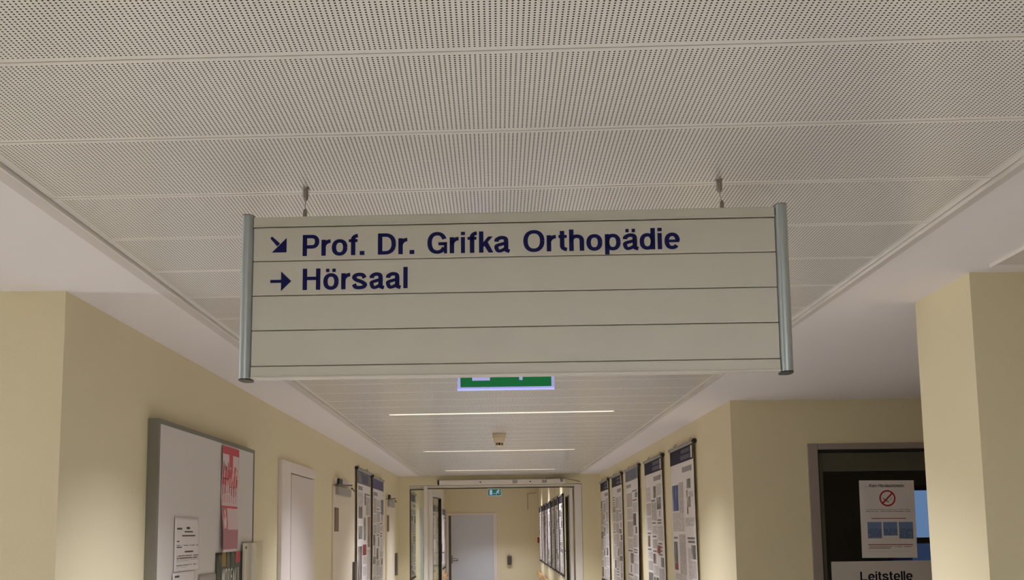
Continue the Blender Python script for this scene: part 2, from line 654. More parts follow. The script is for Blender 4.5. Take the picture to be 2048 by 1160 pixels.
# edge strips of the panel fields, each with a small down-turned lip
def edge_strip(name, xl, xs0, xs1, y0, y1):
    t = MB()
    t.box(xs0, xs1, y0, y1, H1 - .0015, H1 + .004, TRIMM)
    t.box(xl - .002, xl + .002, y0, y1, H1 - .012, H1 + .004, WHITE)
    return t.build(name, kind='structure')


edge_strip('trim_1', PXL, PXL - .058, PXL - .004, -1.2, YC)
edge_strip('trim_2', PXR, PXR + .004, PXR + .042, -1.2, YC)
t3 = MB()
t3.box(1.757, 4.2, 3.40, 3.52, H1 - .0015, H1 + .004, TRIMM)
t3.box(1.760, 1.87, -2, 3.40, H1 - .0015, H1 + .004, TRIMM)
t3.box(1.755, 1.759, -2, 3.52, H1 - .012, H1 + .004, WHITE)
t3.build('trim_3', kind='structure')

# walls
def wall(name, *boxes):
    mb = MB()
    for b in boxes:
        mb.box(*b, WALL)
    return mb.build(name, kind='structure')


wall('wall_left', (XL - .15, XL, YJ, YC, 0, H2), (XL - .15, XL, YJ, YC, H2, 2.72))
wall('wall_lobby_front_left', (-6.0, XL - .15, YJ, YJ + .15, 0, H2))
wall('wall_lobby_left', (-6.15, -6.0, -4, 2.3, 0, 2.72), (-6.15, -6.0, 3.4, YJ + .15, 0, 2.72), (-6.15, -6.0, 2.3, 3.4, 0, .7), (-6.15, -6.0, 2.3, 3.4, 2.15, 2.72))
wall('wall_lobby_back', (-6.15, 6.15, -4.15, -4, 0, 2.72))
wall('wall_lobby_right', (6.0, 6.15, -4, 7.46, 0, 2.72))
wall('wall_pier', (1.735, 6.0, YP0, YP1, 0, H2))
wall('wall_right', (XR, XR + .15, YR, YC, 0, 2.72))
wall('wall_recess', (XR + .15, 2.234, YR, YR + .15, 0, H2), (2.234, 3.55, YR, YR + .15, 2.244, H2), (3.55, 6.0, YR, YR + .15, 0, H2))
OX0, OX1, OZ = -1.415, 1.389, 2.41
wall('wall_cross', (XL - .15, OX0, YC, YC + .15, 0, 3.15), (OX1, XR + .15, YC, YC + .15, 0, 3.15), (OX0, OX1, YC, YC + .15, OZ, 3.15))
wall('wall_far_left', (X2L - .15, X2L, YC + .15, YE, 0, 3.15))
wall('wall_far_right', (X2R, X2R + .15, YC + .15, YE, 0, 3.15))
wall('wall_end', (X2L - .15, X2R + .15, YE, YE + .15, 0, 3.15))
# room behind the glazed recess door
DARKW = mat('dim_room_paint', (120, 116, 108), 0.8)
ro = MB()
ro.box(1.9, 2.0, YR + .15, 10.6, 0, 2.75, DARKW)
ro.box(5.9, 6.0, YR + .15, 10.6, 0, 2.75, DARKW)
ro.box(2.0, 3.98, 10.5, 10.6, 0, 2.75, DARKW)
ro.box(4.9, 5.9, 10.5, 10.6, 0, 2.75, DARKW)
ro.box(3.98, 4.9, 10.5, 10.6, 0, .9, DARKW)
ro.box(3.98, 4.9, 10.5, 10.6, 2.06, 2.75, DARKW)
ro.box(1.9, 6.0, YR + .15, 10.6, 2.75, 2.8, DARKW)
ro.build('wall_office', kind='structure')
wn = structure('window_1')
SKYP = mat('dusk_window_pane', (120, 140, 190), 0.2, emit=(112, 138, 190), estr=0.75)
SKYD = mat('dusk_window_lower_pane', (60, 75, 110), 0.2, emit=(52, 66, 104), estr=0.6)
wf = MB()
for bx in ((3.98, 4.03, 1.5, 2.06), (4.85, 4.9, .9, 2.06), (3.98, 4.9, 2.01, 2.06), (3.98, 4.9, .9, .95), (3.98, 4.9, 1.47, 1.53), (3.98, 4.03, .9, 1.5)):
    wf.box(bx[0], bx[1], 10.46, 10.53, bx[2], bx[3], BLACK)
wf.build('window_frame', wn)
MB().box(4.03, 4.85, 10.54, 10.56, 1.53, 2.01, SKYP).build('pane', wn)
MB().box(4.03, 4.85, 10.54, 10.56, .95, 1.47, SKYD).build('pane', wn)
# lobby window (daylight comes in here)
w2 = structure('window_2')
wf = MB()
for y0, y1, z0, z1 in ((2.3, 2.37, .7, 2.15), (3.33, 3.4, .7, 2.15), (2.82, 2.88, .7, 2.15), (2.3, 3.4, .7, .77), (2.3, 3.4, 2.08, 2.15)):
    wf.box(-6.1, -6.03, y0, y1, z0, z1, WHITE)
wf.build('window_frame', w2)
MB().box(-6.08, -6.07, 2.37, 3.33, .77, 2.08, CLEAR).build('pane', w2)

# ------------------------------------------------------------------ slot lights in the corridor ceiling
LED = bpy.data.meshes.new('led')
_b = bmesh.new()
bmesh.ops.create_uvsphere(_b, u_segments=8, v_segments=5, radius=.009)
_b.to_mesh(LED)
_b.free()
LED.materials.append(mat('led_lens', (250, 246, 236), .3, emit=(255, 246, 228), estr=6.0))


def slot_light(y, x0, x1, skdeg, label, power, spread=107, cells=31, z=H1):
    cx = (x0 + x1) / 2
    t = thing('ceiling_light', label, 'ceiling light', (cx, y, z), (0, 0, math.radians(-skdeg)), 'recessed slot lights of the corridor')
    h = (x1 - x0) / 2
    hs = SW / 2 - .004
    b = MB()
    b.box(-h, h, -hs, -hs + .012, .0, .05, WHITE)
    b.box(-h, h, hs - .012, hs, .0, .05, WHITE)
    b.box(-h, -h + .012, -hs, hs, .0, .05, WHITE)
    b.box(h - .012, h, -hs, hs, .0, .05, WHITE)
    b.box(-h, h, -hs, hs, .05, .054, WHITE)
    b.build('housing', t)
    MB().box(-h + .013, h - .013, -hs + .013, hs - .013, .012, .016, DIFF).build('diffuser', t)
    for i in range(cells):
        o = bpy.data.objects.new('led', LED)
        C.objects.link(o)
        o.parent = t
        o.location = (-h + .05 + (2 * h - .10) * i / (cells - 1), -.022, .010)
    area_light('lamp', (0, 0, -.001), (0, 0, 0), 2 * h - .06, SW - .05, power, SLOT_COLOR, spread, t)
    return t


for i, lb in enumerate(('recessed slot light nearest to the viewer, above and outside the view', 'recessed slot light in the ceiling right behind the hanging sign',
                        'widest visible slot light, between the big green exit sign and the smoke detector', 'middle slot light, just beyond the smoke detector',
                        'farthest slot light, just before the glazed double door')):
    lx = LAMP_X[i]
    slot_light(SLOTS[i] - SK * ((lx[0] + lx[1]) / 2 - (PXL + PXR) / 2), lx[0], lx[1], 2.42, lb, SLOT_POWER)
for i, y in enumerate((20.2, 25.0, 29.0)):
    slot_light(y, -.80, 1.0, 0, ('ceiling slot light beyond the glazed double door, nearest of its row', 'ceiling slot light beyond the glazed double door, middle of its row', 'ceiling slot light closest to the far end door')[i], FAR_POWER, z=H3 - .08)

# ------------------------------------------------------------------ the hanging direction sign
sign = thing('hanging_sign', 'cream hanging direction sign with blue lettering on cables under the perforated ceiling', 'sign',
             (-0.499, 2.648, H1), (0, math.radians(.29), math.radians(-3.124)))
sign.scale = (.9632, .9632, .9632)
z = lambda v: v - 2.60
SD = .018                                   # half thickness
for nm, z0, z1 in (('top_rail', 2.4855, 2.513), ('bottom_rail', 2.067, 2.0985)):
    b = MB()
    b.cbox(-.137, 1.277, -SD - .003, SD + .003, z(z0), z(z1), SIGNP, .002)
    if nm == 'top_rail':
        b.cbox(-.137, 1.277, -SD - .0045, SD + .0045, z(2.4855), z(2.4895), SIGNP, .001)
    else:
        b.cbox(-.137, 1.277, -SD - .006, SD + .006, z(2.067), z(2.071), SIGNP, .001)
    b.build(nm, sign)
SL = [(2.3905, 2.4835), (2.2945, 2.3885), (2.1985, 2.2925), (2.1005, 2.1965)]
slats = []
for z0, z1 in SL:
    b = MB()
    b.cbox(-.137, 1.277, -SD, SD, z(z0), z(z1), SIGNP, .0022)
    slats.append(b.build('slat', sign))
b = MB()                                    # inner core closing the joints between the slats
b.box(-.137, 1.277, -.008, .008, z(2.07), z(2.50), OLIVE)
b.build('core', sign)
for x0, x1 in ((-.171, -.137), (1.277, 1.312)):
    cx, w = (x0 + x1) / 2, (x1 - x0) / 2
    ol = [(cx + w * math.copysign(abs(math.cos(t)) ** .75, math.cos(t)), .032 * math.copysign(abs(math.sin(t)) ** .75, math.sin(t))) for t in [2 * math.pi * i / 28 for i in range(28)]]
    p = MB().prism(ol, 2, z(2.066), z(2.517), ALU, True).build('end_post', sign)
    sc = lambda k: [((q[0] - cx) * k + cx, q[1] * k) for q in ol]
    MB().prism(sc(1.02), 2, z(2.5172), z(2.5196), ALUD).build('end_cap', p)
    MB().prism(sc(1.02), 2, z(2.0625), z(2.0657), BLACK).build('end_cap', p)
FY = -SD - .0006
W1 = [('P', -0.0008, 0.0457), ('r', 0.0509, 0.0249), ('o', 0.0794, 0.0428), ('f', 0.1258, 0.024), ('.', 0.1561, 0.013), ('D', 0.2057, 0.0492), ('r', 0.2616, 0.0245), ('.', 0.2923, 0.0129), ('G', 0.3409, 0.0534), ('r', 0.4015, 0.0244), ('i', 0.4321, 0.0109), ('f', 0.4499, 0.0246), ('k', 0.4811, 0.039), ('a', 0.5228, 0.0412), ('O', 0.6013, 0.0571), ('r', 0.6644, 0.025), ('t', 0.6965, 0.0223), ('h', 0.725, 0.0404), ('o', 0.7714, 0.043), ('p', 0.8212, 0.0424), ('ä', 0.8699, 0.041), ('d', 0.9145, 0.0415), ('i', 0.9627, 0.0116), ('e', 0.9811, 0.0412)]
W2 = [('H', 0.0007, 0.0485), ('ö', 0.0572, 0.0421), ('r', 0.1062, 0.0247), ('s', 0.1359, 0.0404), ('a', 0.1837, 0.0392), ('a', 0.2284, 0.0397), ('l', 0.2755, 0.0118)]
CAP = .0592
lettering('lettering', W1, CAP, lambda x, y: (x, FY, z(2.402) + y), NAVY, slats[0])
lettering('lettering', W2, CAP, lambda x, y: (x, FY, z(2.3075) + y), NAVY, slats[1])
ar = MB()
x0, y0, x1, y1 = -.090, 2.459, -.045, 2.4135
A3 = lambda x, zz: (x, FY, z(zz))
ar.poly([A3(x1, y1 + .0405), A3(x1, y1), A3(x1 - .0405, y1)], NAVY)
ar.poly([A3(x0 + .004, y0), A3(x0, y0 - .006), A3(x1 - .026, y1 + .017), A3(x1 - .018, y1 + .025)], NAVY)
ar.build('arrow', slats[0])
ar = MB()
zc = 2.333
ar.poly([A3(-.0585, zc + .0275), A3(-.0585, zc - .0275), A3(-.0305, zc)], NAVY)
ar.poly([A3(-.088, zc + .0042), A3(-.088, zc - .0042), A3(-.058, zc - .0042), A3(-.058, zc + .0042)], NAVY)
ar.build('arrow', slats[1])
for xa, xb in ((0.0, 0.0), (1.135, 1.141)):
    h = MB()
    h.tube([(xa, 0, -.0005), (xa, 0, -.0035), (xa, 0, -.0036)], [.0105, .0105, .0085], NICKEL, 20)
    h.tube([(xa, 0, -.0035), (xa, 0, -.029), (xa, 0, -.033), (xa, 0, -.0385)], [.0082, .0082, .0062, .0022], NICKEL, 20)
    h = h.build('ceiling_mount', sign)
    MB().tube([(xa, 0, -.0385), (xb, 0, -.062)], .0011, NICKEL, 8).build('cable', h)
    c = MB()
    c.tube([(xb, 0, -.0605), (xb, 0, -.066), (xb, 0, -.0865)], [.003, .0058, .0058], NICKEL, 16)
    c.build('cable_clamp', h)

# ------------------------------------------------------------------ exit signs
def exit_sign(label, x0, x1, y, zb, zt, ceil, scale):
    cx = (x0 + x1) / 2
    t = thing('exit_sign', label, 'exit sign', (cx, y, ceil), (0, 0, math.radians(-1.5)), 'green escape route signs')
    h = (x1 - x0) / 2
    hh = zt - zb
    ztop, zbot = zt - ceil, zb - ceil
    b = .012 * scale
    MB().cbox(-h - .004, h + .004, -.028, .028, ztop, ztop + .035, WHITE, .003).build('housing', t)
    if ztop + .036 < -.005:
        m = MB()
        for sx in (-h * .7, h * .7):
            m.tube([(sx, 0, ztop + .034), (sx, 0, -.003)], .005, WHITE, 10)
        m.build('suspension_rod', t)
    p = MB()
    p.box(-h, h, -.004, .004, zbot + .005, ztop, LILAC)
    p.box(-h, h, -.0042, .0042, zbot, zbot + .0052, LILACB)
    p.build('acrylic_pane', t)
    g = MB().box(-h + b, h - b, -.0052, -.0041, zbot + b, ztop - .002, GREEN).build('green_field', t)
    w, H = 2 * h - 2 * b, hh - b
    q = MB()

    def R(a0, a1, c0, c1):
        q.poly([(-h + b + w * a, -.0056, zbot + b + H * c) for a, c in ((a0, c0), (a1, c0), (a1, c1), (a0, c1))], LILAC)
    return t, q, R, g, (h, b, w, H, zbot)


t, q, R, g, k = exit_sign('large lit green escape route sign half hidden behind the hanging cream sign', -.1435, .2244, 3.853, 2.1831, 2.392, H1, .96)
R(.13, .325, .125, .92)
R(.647, .685, .125, .62)
h, b, w, H, zb = k
q.poly([(-h + b + w * a, -.0056, zb + b + H * c) for a, c in ((.58, .60), (.752, .60), (.666, .90))], LILAC)
q.build('pictogram', g)
t, q, R, g, k = exit_sign('small green escape route sign with running figure beyond the double door', -.178, .094, 21.5, 2.395, 2.53, H3, .25)
R(.12, .32, .12, .88)
R(.38, .60, .30, .38)
h, b, w, H, zb = k
for pts in (((.70, .55), (.80, .55), (.86, .78), (.74, .80)), ((.70, .56), (.78, .56), (.70, .34), (.63, .38)), ((.72, .52), (.80, .52), (.90, .30), (.84, .26)), ((.64, .34), (.70, .38), (.66, .14), (.61, .14)), ((.60, .62), (.74, .78), (.76, .72), (.64, .56)), ((.82, .72), (.93, .60), (.95, .66), (.86, .78)), ((.79, .82), (.86, .82), (.86, .94), (.79, .94))):
    q.poly([(-h + b + w * a, -.0056, zb + b + H * c) for a, c in pts], LILAC)
q.build('pictogram', g)

# ------------------------------------------------------------------ smoke detector
BEIGE = mat('aged_cream_plastic', (218, 202, 172), 0.5)
t = thing('smoke_detector', 'cream smoke detector on the corridor ceiling between two slot lights', 'smoke detector', (.032, 9.651, H1))
t.scale = (.963, .963, .963)
MB().cbox(-.066, .066, -.066, .066, -.052, -.0005, BEIGE, .006).build('base_box', t)
MB().tube([(0, 0, -.052), (0, 0, -.075), (0, 0, -.088)], [.056, .052, .045], BEIGE, 28).build('detector_body', t)
c = MB()
c.tube([(0, 0, -.088), (0, 0, -.112)], .030, BLACK, 24)
for i in range(8):
    an = 2 * math.pi * (i + .5) / 8
    c.tube([(.038 * math.cos(an), .038 * math.sin(an), -.087), (.038 * math.cos(an), .038 * math.sin(an), -.113)], .005, BEIGE, 8)
c.build('sensor_cage', t)
MB().tube([(0, 0, -.112), (0, 0, -.122), (0, 0, -.128)], [.045, .038, .02], BEIGE, 28).build('detector_cap', t)

# ------------------------------------------------------------------ whiteboard and what hangs on it
wb = thing('whiteboard', 'large white magnetic board in a grey frame on the left yellow wall', 'whiteboard', (XL, 4.715, .95))
Ht, Wd = 2.19 - .95, 1.885
BOARD = mat('whiteboard_enamel', (214, 208, 203), 0.35)
fr = MB()
fr.cbox(.0005, .05, 0, .03, 0, Ht, BFRAME, .002)
fr.cbox(.0005, .05, Wd - .022, Wd, 0, Ht, BFRAME, .002)
fr.cbox(.0005, .05, .03, Wd - .022, Ht - .022, Ht, BFRAME, .002)
fr.cbox(.0005, .05, .03, Wd - .022, 0, .022, BFRAME, .002)
fr.build('frame', wb)
MB().box(.001, .046, .03, Wd - .022, .022, Ht - .022, BOARD).build('board', wb)
BX = XL + .0465        # face of the board


def sheet(name, label, cat, y0, y1, z0, z1, material, curl=None, group=None, th=.0006, n=14, off=.0015):
    """paper hanging on a face that looks along +X; curl(u, v) = distance off the face"""
    c = curl or (lambda u, v: 0.0)
    mb = MB()
    V = []
    for s in (0, 1):
        for j in range(n + 1):
            for i in range(n + 1):
                u, v = i / n, j / n
                V.append((c(u, v) + s * th, (y1 - y0) * u, (z1 - z0) * (v - 1)))
    N1 = (n + 1) ** 2
    F = []
    for j in range(n):
        for i in range(n):
            a = j * (n + 1) + i
            F.append((a, a + 1, a + n + 2, a + n + 1))
            F.append((N1 + a, N1 + a + n + 1, N1 + a + n + 2, N1 + a + 1))
    ring = [i for i in range(n + 1)] + [j * (n + 1) + n for j in range(1, n + 1)] + [n * (n + 1) + i for i in range(n - 1, -1, -1)] + [j * (n + 1) for j in range(n - 1, 0, -1)]
    for a, b in zip(ring, ring[1:] + ring[:1]):
        F.append((a, b, N1 + b, N1 + a))
    mb.add(V, F, material, True)
    if name is None:
        return mb
    o = mb.build(name, loc=(BX + off, y0, z1))
    tag(o, label, cat, group)
    return o, c, th


def prints(o, y0, z1, c, th, items, name='print', W=1, Hh=1, n=6):
    """patches of ink following the sheet; items (u0, u1, v0, v1, material), v down from the top"""
    mb = MB()
    for k, (u0, u1, v0, v1, mt) in enumerate(items):
        V, F = [], []
        for j in range(n + 1):
            for i in range(n + 1):
                u, v = u0 + (u1 - u0) * i / n, v0 + (v1 - v0) * j / n
                V.append((c(u, 1 - v) + th + .0005 + .0001 * (k % 5), W * u, -Hh * v))
        for j in range(n):
            for i in range(n):
                a = j * (n + 1) + i
                F.append((a, a + 1, a + n + 2, a + n + 1))
        mb.add(V, F, mt)
    return mb.build(name, o)


INK = lines_mat('notice_text', (218, 213, 208), (84, 78, 74), .012, .5)
INKB = mat('notice_ink', (70, 64, 62), 0.6)
cn = lambda u, v: .002 + .022 * (max(0, u - .55) / .45) ** 2 * max(0, .55 - v) + .006 * math.sin(math.pi * v) * u
o, c, th = sheet('notice_sheet', 'typed white notice with curled edge, upper of two on the left of the whiteboard', 'paper', 4.99, 5.38, 1.478, 1.742, PAPER, cn)
prints(o, 0, 0, c, th, [(.08, .28, .20, .235, INKB), (.46, .6, .18, .225, INKB), (.38, .72, .26, .285, INKB), (.28, .82, .335, .36, INKB), (.08, .18, .44, .46, INKB),
                        (.08, .94, .50, .535, INK), (.08, .28, .55, .57, INKB), (.4, .74, .63, .66, INKB), (.08, .94, .71, .80, INK), (.08, .58, .815, .835, INK), (.08, .9, .875, .90, INK), (.08, .5, .915, .935, INK)],
       W=.39, Hh=.264)
o, c, th = sheet('notice_sheet', 'second typed notice hanging just below the upper notice on the whiteboard', 'paper', 4.97, 5.33, 1.23, 1.474, PAPER, lambda u, v: .004)
prints(o, 0, 0, c, th, [(.08, .28, .06, .10, INKB), (.05, .92, .22, .34, INK), (.05, .9, .42, .8, INK)], W=.36, Hh=.244)
GREYP = mat('grey_paper', (176, 170, 166), 0.6)
sheet('paper_sheet', 'blank grey sheet between the typed notices and the colourful magazine', 'paper', 5.41, 5.78, 1.18, 1.447, GREYP, lambda u, v: .002 + .01 * u * (1 - v))
REDF = photo_mat('flyer_red', [(176, 44, 56), (206, 92, 96), (236, 220, 216)], 22)
PINK = mat('flyer_pink', (176, 116, 122), 0.55)
PINKL = mat('flyer_pale', (220, 196, 196), 0.55)
REDS = mat('flyer_signal_red', (196, 62, 78), 0.55)
cf = lambda u, v: .003 + .014 * (1 - u) * (1 - v) ** 2 + .004 * math.sin(v * 9)
o, c, th = sheet('flyer', 'long pink and red flyer hanging on the right half of the whiteboard', 'flyer', 5.81, 6.18, 1.555, 2.157, PINKL, cf)
it = [(0, 1, 0, .075, REDS), (.38, .6, .075, .30, REDS)]
rng = random.Random(4)
for i in range(7):                                   # red brush strokes hanging down in a row
    u = .03 + i * .135
    it.append((u, u + rng.uniform(.06, .11), .20 + rng.uniform(-.02, .03), .30, rng.choice([REDF, REDS])))
    it.append((u - .01, u + rng.uniform(.08, .13), .30, .36 + rng.uniform(0, .04), rng.choice([REDS, REDF])))
    it.append((u + .02, u + .07, .36, .44 + rng.uniform(0, .05), rng.choice([RED, REDS, REDF])))
    it.append((u + .035, u + .055, .46, .52 + rng.uniform(0, .02), REDS))
for i in range(4):
    u = .05 + i * .085
    it.append((u, u + .03, .15 + .02 * (i % 3), .23, INKB))
it += [(.02, .40, .30, .315, RED), (.45, .9, .375, .385, RED)]
it += [(.0, 1, .565, .585, REDS), (0, .32, .585, .79, PINK), (.04, .3, .60, .78, REDF), (.33, .8, .62, .78, PINKL), (0, 1, .79, .975, PINK)]
prints(o, 0, 0, c, th, it, W=.37, Hh=.602, n=4)
MAG = photo_mat('magazine_cover', [(36, 46, 34), (74, 70, 58), (90, 92, 66)], 9)
MAGY = mat('magazine_yellow', (150, 124, 40), 0.5)
MAGG = mat('magazine_green', (56, 86, 64), 0.5)
o, c, th = sheet('magazine', 'dark magazine cover with white capital lettering, below the pink flyer', 'magazine', 5.73, 6.27, 1.16, 1.553, MAG, lambda u, v: .001, th=.004, off=.002)
prints(o, 0, 0, c, th, [(.2, .36, .0, .2, MAGY), (.42, .5, .0, .2, BROWNP), (.58, .72, .0, .5, MAGG), (.76, .95, .0, .16, REDS)], W=.54, Hh=.393)
WHT = mat('white_print', (226, 222, 214), 0.5)
items, _ = layout('NOTFALL', .075, .14)
sx = .068
items = [(ch, .11 + x * .80, w * .80) for ch, x, w in items]
lettering('lettering', items, .10, lambda x, y: (.0066, x, -.192 + y), WHT, o, .17, .14)
t = thing('leaflet_holder', 'clear acrylic leaflet holder at the right edge of the whiteboard', 'leaflet holder', (BX + .006, 6.28, 1.14))
hb = MB()
hb.box(0, .003, 0, .44, 0, .47, CLEAR)
hb.box(.030, .033, 0, .44, 0, .47, CLEAR)
hb.box(.003, .030, 0, .003, 0, .47, CLEAR)
hb.box(.003, .030, .437, .44, 0, .47, CLEAR)
hb.box(.003, .030, .003, .437, 0, .003, CLEAR)
hb.build('acrylic_box', t)
LEAFL = mat('leaflet_cream', (238, 230, 212), 0.55)
o = MB().box(BX + .012, BX + .024, 6.287, 6.59, 1.145, 1.60, LEAFL).build('leaflet_stack')
tag(o, 'cream leaflets standing in the clear holder on the whiteboard', 'leaflets')
MB().box(BX + .0242, BX + .0246, 6.31, 6.34, 1.565, 1.582, BLACK).build('print', o)

# ------------------------------------------------------------------ posters
def poster(x, side, y0, y1, ztop, zbot, seed, label, header, group, layout_items=None, curl=0.0, rail=True):
    """poster hanging from a rail; side +1 hangs on the left wall (faces +X), -1 on the right wall (faces -X)"""
    W, Hh = y1 - y0, ztop - zbot
    t = thing('wall_poster', label, 'poster', (x, y0, ztop), group=group)
    s = side
    off = .024
    n = 10

    def X(u, v):                 # u along +Y, v from the top down
        near = 1 - u
        return s * (off + .004 * math.sin(3.2 * v + seed) + curl * near ** 3 * (.35 + .65 * v))
    mb = MB()
    top = .062
    V = []
    for j in range(n + 1):
        for i in range(n + 1):
            u, v = i / n, j / n
            V.append((X(u, v), W * u, -top - (Hh - top - .03) * v))
    N1 = len(V)
    V += [(p[0] + s * .0012, p[1], p[2]) for p in V]
    F = []
    for j in range(n):
        for i in range(n):
            a = j * (n + 1) + i
            F += [(a, a + 1, a + n + 2, a + n + 1), (N1 + a, N1 + a + n + 1, N1 + a + n + 2, N1 + a + 1)]
    ring = [i for i in range(n + 1)] + [j * (n + 1) + n for j in range(1, n + 1)] + [n * (n + 1) + i for i in range(n - 1, -1, -1)] + [j * (n + 1) for j in range(n - 1, 0, -1)]
    for a, b in zip(ring, ring[1:] + ring[:1]):
        F.append((a, b, N1 + b, N1 + a))
    mb.add(V, F, PAPER, True)
    sh = mb.build('sheet', t)
    pr = MB()
    Hs = Hh - top - .03
    cnt = [0]

    def ink(u0, u1, v0, v1, mt, m=4):
        # u is counted from the reader's left edge of the poster
        if s > 0:
            a0, a1 = u0, u1
        else:
            a0, a1 = 1 - u1, 1 - u0
        VV, FF = [], []
        cnt[0] += 1
        for j in range(m + 1):
            for i in range(m + 1):
                u, v = a0 + (a1 - a0) * i / m, v0 + (v1 - v0) * j / m
                VV.append((X(u, v) + s * (.0018 + .0001 * (cnt[0] % 6)), W * u, -top - Hs * v))
        for j in range(m):
            for i in range(m):
                a = j * (m + 1) + i
                FF.append((a, a + 1, a + m + 2, a + m + 1))
        pr.add(VV, FF, mt)
    for it in header + (layout_items or []):
        ink(*it)
    pr.build('print', sh)
    r = MB()
    xr = s * .023
    pts = [(xr, -.015, -.045), (xr, W + .015, -.045)]
    r.tube(pts, .017, ALUD, 14)
    r.build('top_rail', t)
    near = -.022 if True else W
    MB().tube([(xr, -.030, -.045), (xr, -.0155, -.045)], .021, BLACK, 14).build('end_cap', t)
    MB().tube([(xr, W + .0155, -.045), (xr, W + .026, -.045)], .019, ALUD, 14).build('end_cap', t)
    for yy in (.15 * W, .80 * W):
        hk = MB()
        hk.tube([(s * .002, yy, -.004), (s * .014, yy, -.004), (xr, yy, -.022), (xr, yy, -.03)], .004, NICKEL, 8)
        hk.build('hook', t)
    MB().box(min(s * .018, s * .034), max(s * .018, s * .034), 0, W, -Hh, -Hh + .03, HEAD).build('bottom_rail', t)
    return t


def text_cols(seed, v0=.17, v1=.985, dense=.5, cols=3):
    r = random.Random(seed)
    out = []
    ph = [PH1, PH5, PH4, PH1, PH3, PH5, PH1]
    for c in range(cols):
        u0 = .05 + c * (.92 / cols)
        u1 = u0 + .92 / cols - .03
        v = v0 + r.uniform(0, .03)
        while v < v1 - .02:
            k = r.random()
            if k < .30:
                hh = r.uniform(.04, .11)
                a = r.choice([0, 0, .45])
                out.append((u0 + (u1 - u0) * a, u0 + (u1 - u0) * r.choice([.6, .8, 1]), v, min(v1, v + hh), r.choice(ph)))
            elif k < .52:
                hh = .012
                out.append((u0, u1 - .06, v, v + hh, CAPT))
            else:
                hh = r.uniform(.05, .13)
                out.append((u0, u1, v, min(v1, v + hh), r.choice([TEXT, TEXT2])))
            v += hh + r.uniform(.008, .016)
    return out


def hdr(main, logo=True, title_left=False):
    h = [(0, 1, 0, .088, main), (.50, .86, .012, .036, HTXT), (.48, .86, .048, .074, HTXT)]
    if logo:
        h.append((.90, .955, .008, .078, PAPER))
    if title_left:
        h.append((.06, .42, .115, .142, TITLE))
    else:
        h.append((.53, .93, .118, .15, TITLE))
    return h


GR = 'scientific posters on the right wall before the double door'
GL = 'scientific posters on the left wall before the double door'
# nearest on the right: blue photograph top left, white space, hand sketches on the right
LAY1 = [(.06, .34, .215, .375, PH2), (.36, .56, .205, .485, TEXT2), (.06, .56, .385, .50, TEXT), (.70, .86, .195, .25, PH4), (.68, .74, .26, .30, PH1), (.70, .84, .30, .36, PH4), (.69, .74, .36, .40, PH1),
        (.78, .95, .27, .30, TEXT), (.6, .95, .42, .47, TEXT), (.06, .24, .535, .547, CAPT), (.66, .95, .535, .547, CAPT), (.68, .95, .555, .568, CAPT), (.30, .58, .52, .76, TEXT2),
        (.05, .22, .565, .74, PH5), (.08, .22, .70, .74, RED), (.80, .97, .58, .66, PH4), (.66, .78, .60, .78, TEXT), (.08, .56, .76, .80, TEXT), (.68, .97, .67, .77, TEXT), (.06, .2, .83, .84, CAPT), (.28, .5, .83, .85, CAPT),
        (.66, .95, .82, .84, CAPT), (.05, .24, .86, .97, TEXT), (.36, .52, .87, .98, PH4), (.74, .94, .86, .98, PH5), (.55, .70, .86, .97, TEXT)]
LAY2 = text_cols(12)[:60] + [(.60, .78, .60, .655, RED)]
poster(XR, -1, 8.604, 9.76, 2.432, .86, 1, 'nearest poster on the right wall, blue photo top left under a navy header', hdr(HEAD), GR, LAY1)
poster(XR, -1, 10.27, 11.47, 2.438, .86, 2, 'second nearest poster on the right wall, with one small dark red square', hdr(HEAD), GR, LAY2)
poster(XR, -1, 11.97, 13.21, 2.446, .86, 3, 'third poster on the right wall, grey header and near edge curling off the wall', hdr(HEADL, title_left=True), GR, text_cols(33, dense=.4, cols=2), curl=.035)
poster(XR, -1, 13.65, 14.83, 2.446, .86, 4, 'fourth poster on the right wall, between the curled one and the farthest', hdr(HEAD), GR, text_cols(47))
poster(XR, -1, 15.30, 16.47, 2.450, .86, 5, 'farthest poster on the right wall, closest to the double door', hdr(HEAD), GR, text_cols(58))
# left wall
LL1 = [(.06, .42, .165, .28, TEXT), (.52, .95, .165, .178, CAPT), (.52, .62, .18, .26, PH1), (.62, .95, .19, .34, TEXT2), (.08, .36, .28, .37, PH1), (.46, .62, .36, .54, PH4), (.74, .96, .35, .60, PH3), (.08, .36, .43, .53, PH4),
       (.06, .34, .585, .87, PH1), (.38, .66, .575, .66, RED), (.40, .66, .67, .73, TEXT), (.40, .66, .75, .82, TEXT), (.70, .96, .62, .86, TEXT), (.06, .9, .89, .98, TEXT)]
poster(XL, 1, 11.63, 12.86, 2.43, .86, 6, 'nearer of the two left wall posters, grey header with brown photo strip', [(0, 1, 0, .10, HEADL), (.12, .3, .012, .088, PH5), (.34, .80, .02, .09, HTXT), (.08, .38, .118, .15, TITLE)], GL, LL1)
poster(XL, 1, 13.08, 14.31, 2.412, .86, 7, 'farther of the two left wall posters, violet-blue header', [(0, 1, 0, .09, HEADB), (.62, .9, .03, .05, HTXT), (.05, .42, .118, .15, TITLE)], GL, [(.78, .98, .17, .31, BLUEP)] + text_cols(72, cols=3))
